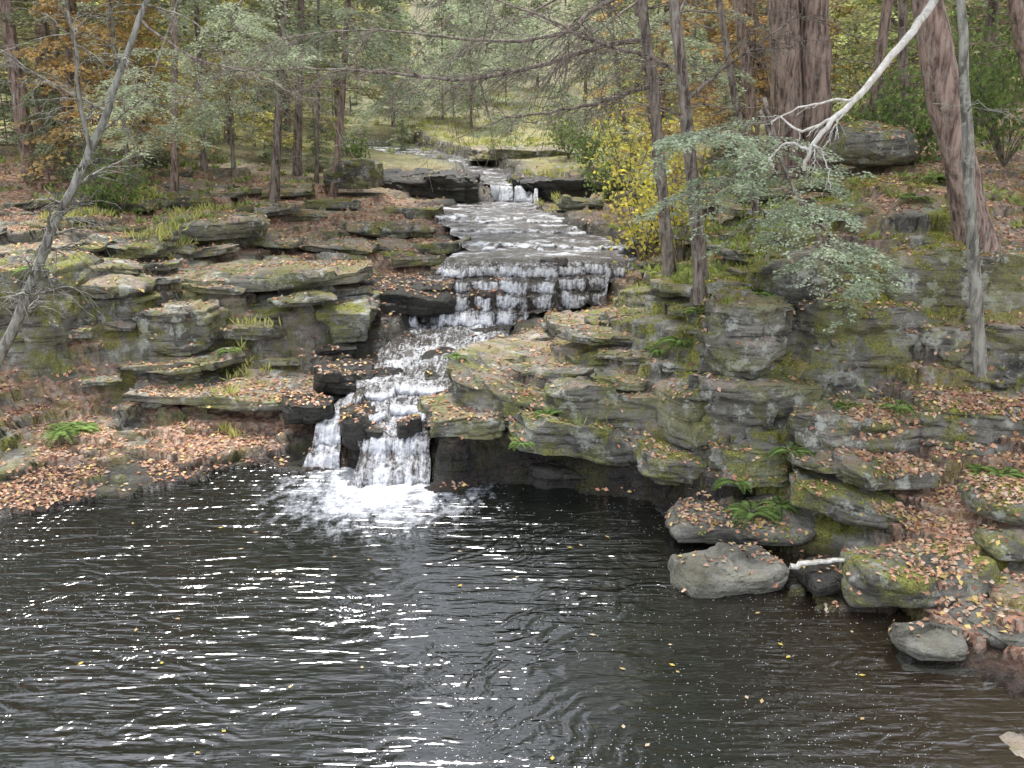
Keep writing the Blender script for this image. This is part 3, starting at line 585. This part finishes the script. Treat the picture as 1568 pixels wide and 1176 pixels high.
bpath('driftwood_log',[(1210,868,9.2),(1260,862,9.3),(1330,856,9.4)],.04,.028,14,2,.15,M_dead,1)
def bough(name,st,n,seed,col=(.46,.53,.38),L=(.5,1.),leafL=.05):
    rs=np.random.default_rng(seed);mb=MB();S=np.array([sited(*p) for p in st]);q=np.linspace(0,1,len(S))
    s=np.linspace(0,1,16);C=np.stack([np.interp(s,q,S[:,i]) for i in range(3)],-1);tube(mb,C,.03*(1-.8*s),5)
    for i in range(n):
        f=rs.uniform(.1,1);p=np.array([np.interp(f,s,C[:,j]) for j in range(3)])
        limb(mb,p,rs.uniform(0,6.28),rs.uniform(*L),rs.uniform(.2,.9),.01,rs,22,12,leafL,.012,col)
    return obj(name,mb.mesh(name,[M_bark,M_leaf]))
bough('hemlock_bough',[(1165,230,12.4),(1120,200,12),(1060,215,11.6)],14,40)
bough('hemlock_bough',[(1170,150,12.6),(1200,260,12),(1240,330,11.5),(1300,390,11)],24,41,L=(.5,1.1))
bough('hemlock_bough',[(1160,240,12.4),(1130,270,12),(1090,300,11.6)],12,42)
bough('hemlock_bough',[(1165,170,12.6),(1220,300,11.6),(1290,430,11.2),(1340,440,11)],14,43,L=(.4,.8))
FC=(.42,.47,.32)
bough('hemlock_bough',[(460,60,22),(380,120,21),(330,190,20.5)],24,44,FC,(.8,1.6),.08)
bough('hemlock_bough',[(850,0,24),(700,80,23),(640,150,22)],32,45,FC,(.9,1.8),.08)
bough('hemlock_bough',[(980,0,20),(880,70,19),(820,190,19)],26,46,FC,(.8,1.5),.07)
bough('hemlock_bough',[(280,-20,20),(240,100,19),(190,220,18)],26,47,FC,(.8,1.5),.07)
bough('hemlock_bough',[(560,-20,24),(520,60,23),(560,130,22)],26,48,FC,(.8,1.6),.08)
bough('hemlock_bough',[(1060,-20,18),(1020,60,17),(1080,120,16.5)],18,49,FC,(.6,1.2),.06)
bough('hemlock_bough',[(700,-40,20),(760,30,19),(740,90,18.5)],26,50,FC,(.7,1.4),.07)
bough('hemlock_bough',[(400,-40,18),(350,30,17.5),(420,90,17)],22,51,FC,(.6,1.2),.06)
def shrub(name,u,v,z,h,n,cols,seed,spread=.8,lf=.07):
    rs=np.random.default_rng(seed);p=site(u,v,z);p[2]=Hh(p[0],p[1]);mb=MB()
    for i in range(n):
        a=rs.uniform(0,6.28);d=np.array([math.cos(a)*spread*.6,math.sin(a)*spread*.6,1.]);l=h*rs.uniform(.5,1.1)
        f=np.linspace(0,1,5)[:,None];P_=d*l*f+rs.normal(size=(5,3))*.06*f;tube(mb,P_,np.linspace(.012,.004,5),3)
        m=int(26*h);ff=rs.uniform(.35,1.,m);B=d*l*ff[:,None]+rs.normal(size=(m,3))*.16*h**.5
        leaves(mb,B,rs.normal(size=(m,3))+np.array([0,0,-.4]),rs.uniform(.6,1.3,m)*lf,lf*.3,1,np.array(cols)[rs.integers(0,len(cols),m)]*rs.uniform(.7,1.2,(m,1)),.8,rs)
    return obj(name,mb.mesh(name,[M_bark,M_yel]),p)
YC=[(.8,.7,.12),(.72,.6,.18),(.55,.57,.16)]
shrub('witch_hazel_shrub',985,400,2.25,2.6,16,YC,50,.5,.1)
shrub('witch_hazel_shrub',960,330,2.4,2.4,10,YC,51,.6,.1)
shrub('witch_hazel_shrub',1040,400,2.4,2.2,8,YC,52,.6,.1)
shrub('witch_hazel_shrub',1330,200,4.2,2.2,10,YC,53)
GC=[(.2,.28,.1),(.26,.35,.11),(.16,.22,.09)];OC=[(.7,.28,.12),(.62,.38,.14)]
for k,(u,v,z,h) in enumerate([(1540,230,4.2,2.6),(1480,200,4.4,2.4),(1560,160,4.6,3.),(1400,240,4.1,1.2),(1340,235,4.1,1.2),(900,262,2.95,1.4),(870,250,3.,1.2),(930,290,2.9,1.3),(540,262,2.95,1.),(180,300,3.1,1.3)]):
    shrub('mountain_laurel',u,v,z,h,22,GC,60+k,.9,.11)
shrub('maple_sapling',290,190,3.9,2.4,6,OC,80)
def fern(u,v,z,sz,seed,col=(.22,.33,.1)):
    rs=np.random.default_rng(seed);p=site(u,v,z);mb=MB()
    for dyy in (0,.3,.6,.9):
        ok,loc,no,_,o,_=sc.ray_cast(dg,Vector((p[0],p[1]+dyy,p[2]+1.2)),Vector((0,0,-1)))
        if ok and 'pool' not in o.name and 'cascade' not in o.name and loc.z>.3:break
    else:return
    p=np.array(loc)
    for i in range(14):
        a=rs.uniform(0,6.28);l=sz*rs.uniform(.6,1.1);t=np.linspace(.05,1,18);d=np.array([math.cos(a),math.sin(a)])
        P_=np.stack([d[0]*l*t,d[1]*l*t,l*(.9*t-1.0*t*t)],-1);tube(mb,P_,.004,3,0,(.1,.12,.04))
        for sg in(1,-1):
            dr=np.tile(np.array([-d[1]*sg,d[0]*sg,0.])*.9+np.array([d[0],d[1],-.2])*.35,(18,1))
            leaves(mb,P_,dr,l*.26*np.sin(np.pi*(t*.85+.12))+.01,l*.028,0,np.array(col)*rs.uniform(.7,1.5),.15,rs)
    return obj('fern',mb.mesh('fern',[M_fern]),p)
for k,(u,v,z,sz) in enumerate([(1420,345,3.2,.5),(1400,355,3.2,.4),(1450,335,3.3,.45),(1155,715,.9,.38),(1130,700,.9,.3),(1200,722,.8,.28),(1510,690,1.2,.35),(1540,680,1.3,.3),(1040,515,1.9,.35),(1010,520,1.8,.3),(1070,510,1.9,.28),(840,660,1.0,.25),(800,655,1.,.22),(85,575,1.2,.45),(100,600,1.,.4),(60,470,2.,.35),(350,540,1.1,.25),(1300,600,1.6,.25),(1215,660,1.2,.3),(1350,240,4.,.6),(1160,430,2.7,.35),(1380,590,1.7,.3),(700,590,1.1,.2)]):
    fern(u,v,z,sz,300+k)
rs=np.random.default_rng(77)
def tufts(name,areas,col,hgt,mat=M_fern,w=.006,bend=.5):
    mb=MB()
    for (x0,x1,y0,y1,n) in areas:
        x=rs.uniform(x0,x1,n);y=rs.uniform(y0,y1,n);k=fbm(x*1.1,y*1.1,612,3)>-.05;x=x[k];y=y[k]
        for a,b in zip(x,y):
            ok,loc,no,_,o,_=sc.ray_cast(dg,Vector((a,b,9)),Vector((0,0,-1)))
            if not ok or 'cascade' in o.name or 'pool' in o.name:continue
            m=12;c=np.array(loc)+rs.normal(size=(m,3))*np.array([.05,.05,0])
            leaves(mb,c,rs.normal(size=(m,3))*bend+np.array([0,0,1.]),rs.uniform(.5,1.2,m)*hgt,w,0,np.array(col)*rs.uniform(.6,1.4,(m,1)),3.,rs)
    obj(name,mb.mesh(name,[mat]))
def box(u0,v0,u1,v1,z,n):
    a=site(u0,v1,z);b=site(u1,v0,z);return (min(a[0],b[0]),max(a[0],b[0]),a[1],b[1],n)
tufts('grass',[box(110,310,230,360,2.7,160),box(240,340,330,400,2.4,60),box(560,195,880,225,3.3,1500),box(300,455,420,500,1.9,40),box(780,265,860,285,2.9,60)],(.52,.52,.18),.2,w=.012)
tufts('grass',[box(820,650,920,720,.9,40),box(1100,390,1200,460,2.6,60),box(680,620,760,690,.8,20),box(950,380,1150,440,2.4,120)],(.38,.44,.14),.14)
tufts('forest_herbs',[(-16,-5,18,30,600),(4,14,13,26,800),(2.2,4,14,22,200),(-20,20,34,52,1500)],(.34,.4,.14),.16,w=.03,bend=1.3)
tufts('moss_cushions',[(2.2,6,12,16,800),(2,6,10,12,150)],(.36,.38,.08),.05,w=.012,bend=1.)
# ---------------- light
w=bpy.data.worlds.new('World');sc.world=w;w.use_nodes=True;nt=w.node_tree
sk=nt.nodes.new('ShaderNodeTexSky');sk.sky_type='NISHITA';sk.sun_disc=False
el=math.radians(68);D_=Vector((-.35,1.,0)).normalized();sk.sun_elevation=el;sk.sun_rotation=math.atan2(D_.x,D_.y);sk.dust_density=3.;sk.air_density=1.;sk.altitude=100
mx=nt.nodes.new('ShaderNodeMix');mx.data_type='RGBA';mx.inputs[0].default_value=.7;mx.inputs[7].default_value=(12.4,12.8,14.,1)
bg=nt.nodes['Background'];nt.links.new(sk.outputs[0],mx.inputs[6]);nt.links.new(mx.outputs[2],bg.inputs[0]);bg.inputs[1].default_value=.15
sd=bpy.data.lights.new('sun','SUN');sd.energy=4.8;sd.angle=math.radians(16);sd.color=(1,.97,.92);so=bpy.data.objects.new('sun',sd);sc.collection.objects.link(so)
dv=Vector((D_.x*math.cos(el),D_.y*math.cos(el),math.sin(el)));so.rotation_euler=dv.to_track_quat('Z','Y').to_euler()
cd=bpy.data.cameras.new('camera');cd.sensor_width=36;cd.lens=18/(784/F);cd.clip_end=600
co=bpy.data.objects.new('camera',cd);sc.collection.objects.link(co);co.location=(0,0,CH);co.rotation_euler=(math.pi/2-PIT,0,0);sc.camera=co
sc.view_settings.view_transform='Standard';sc.view_settings.look='None';sc.view_settings.exposure=0
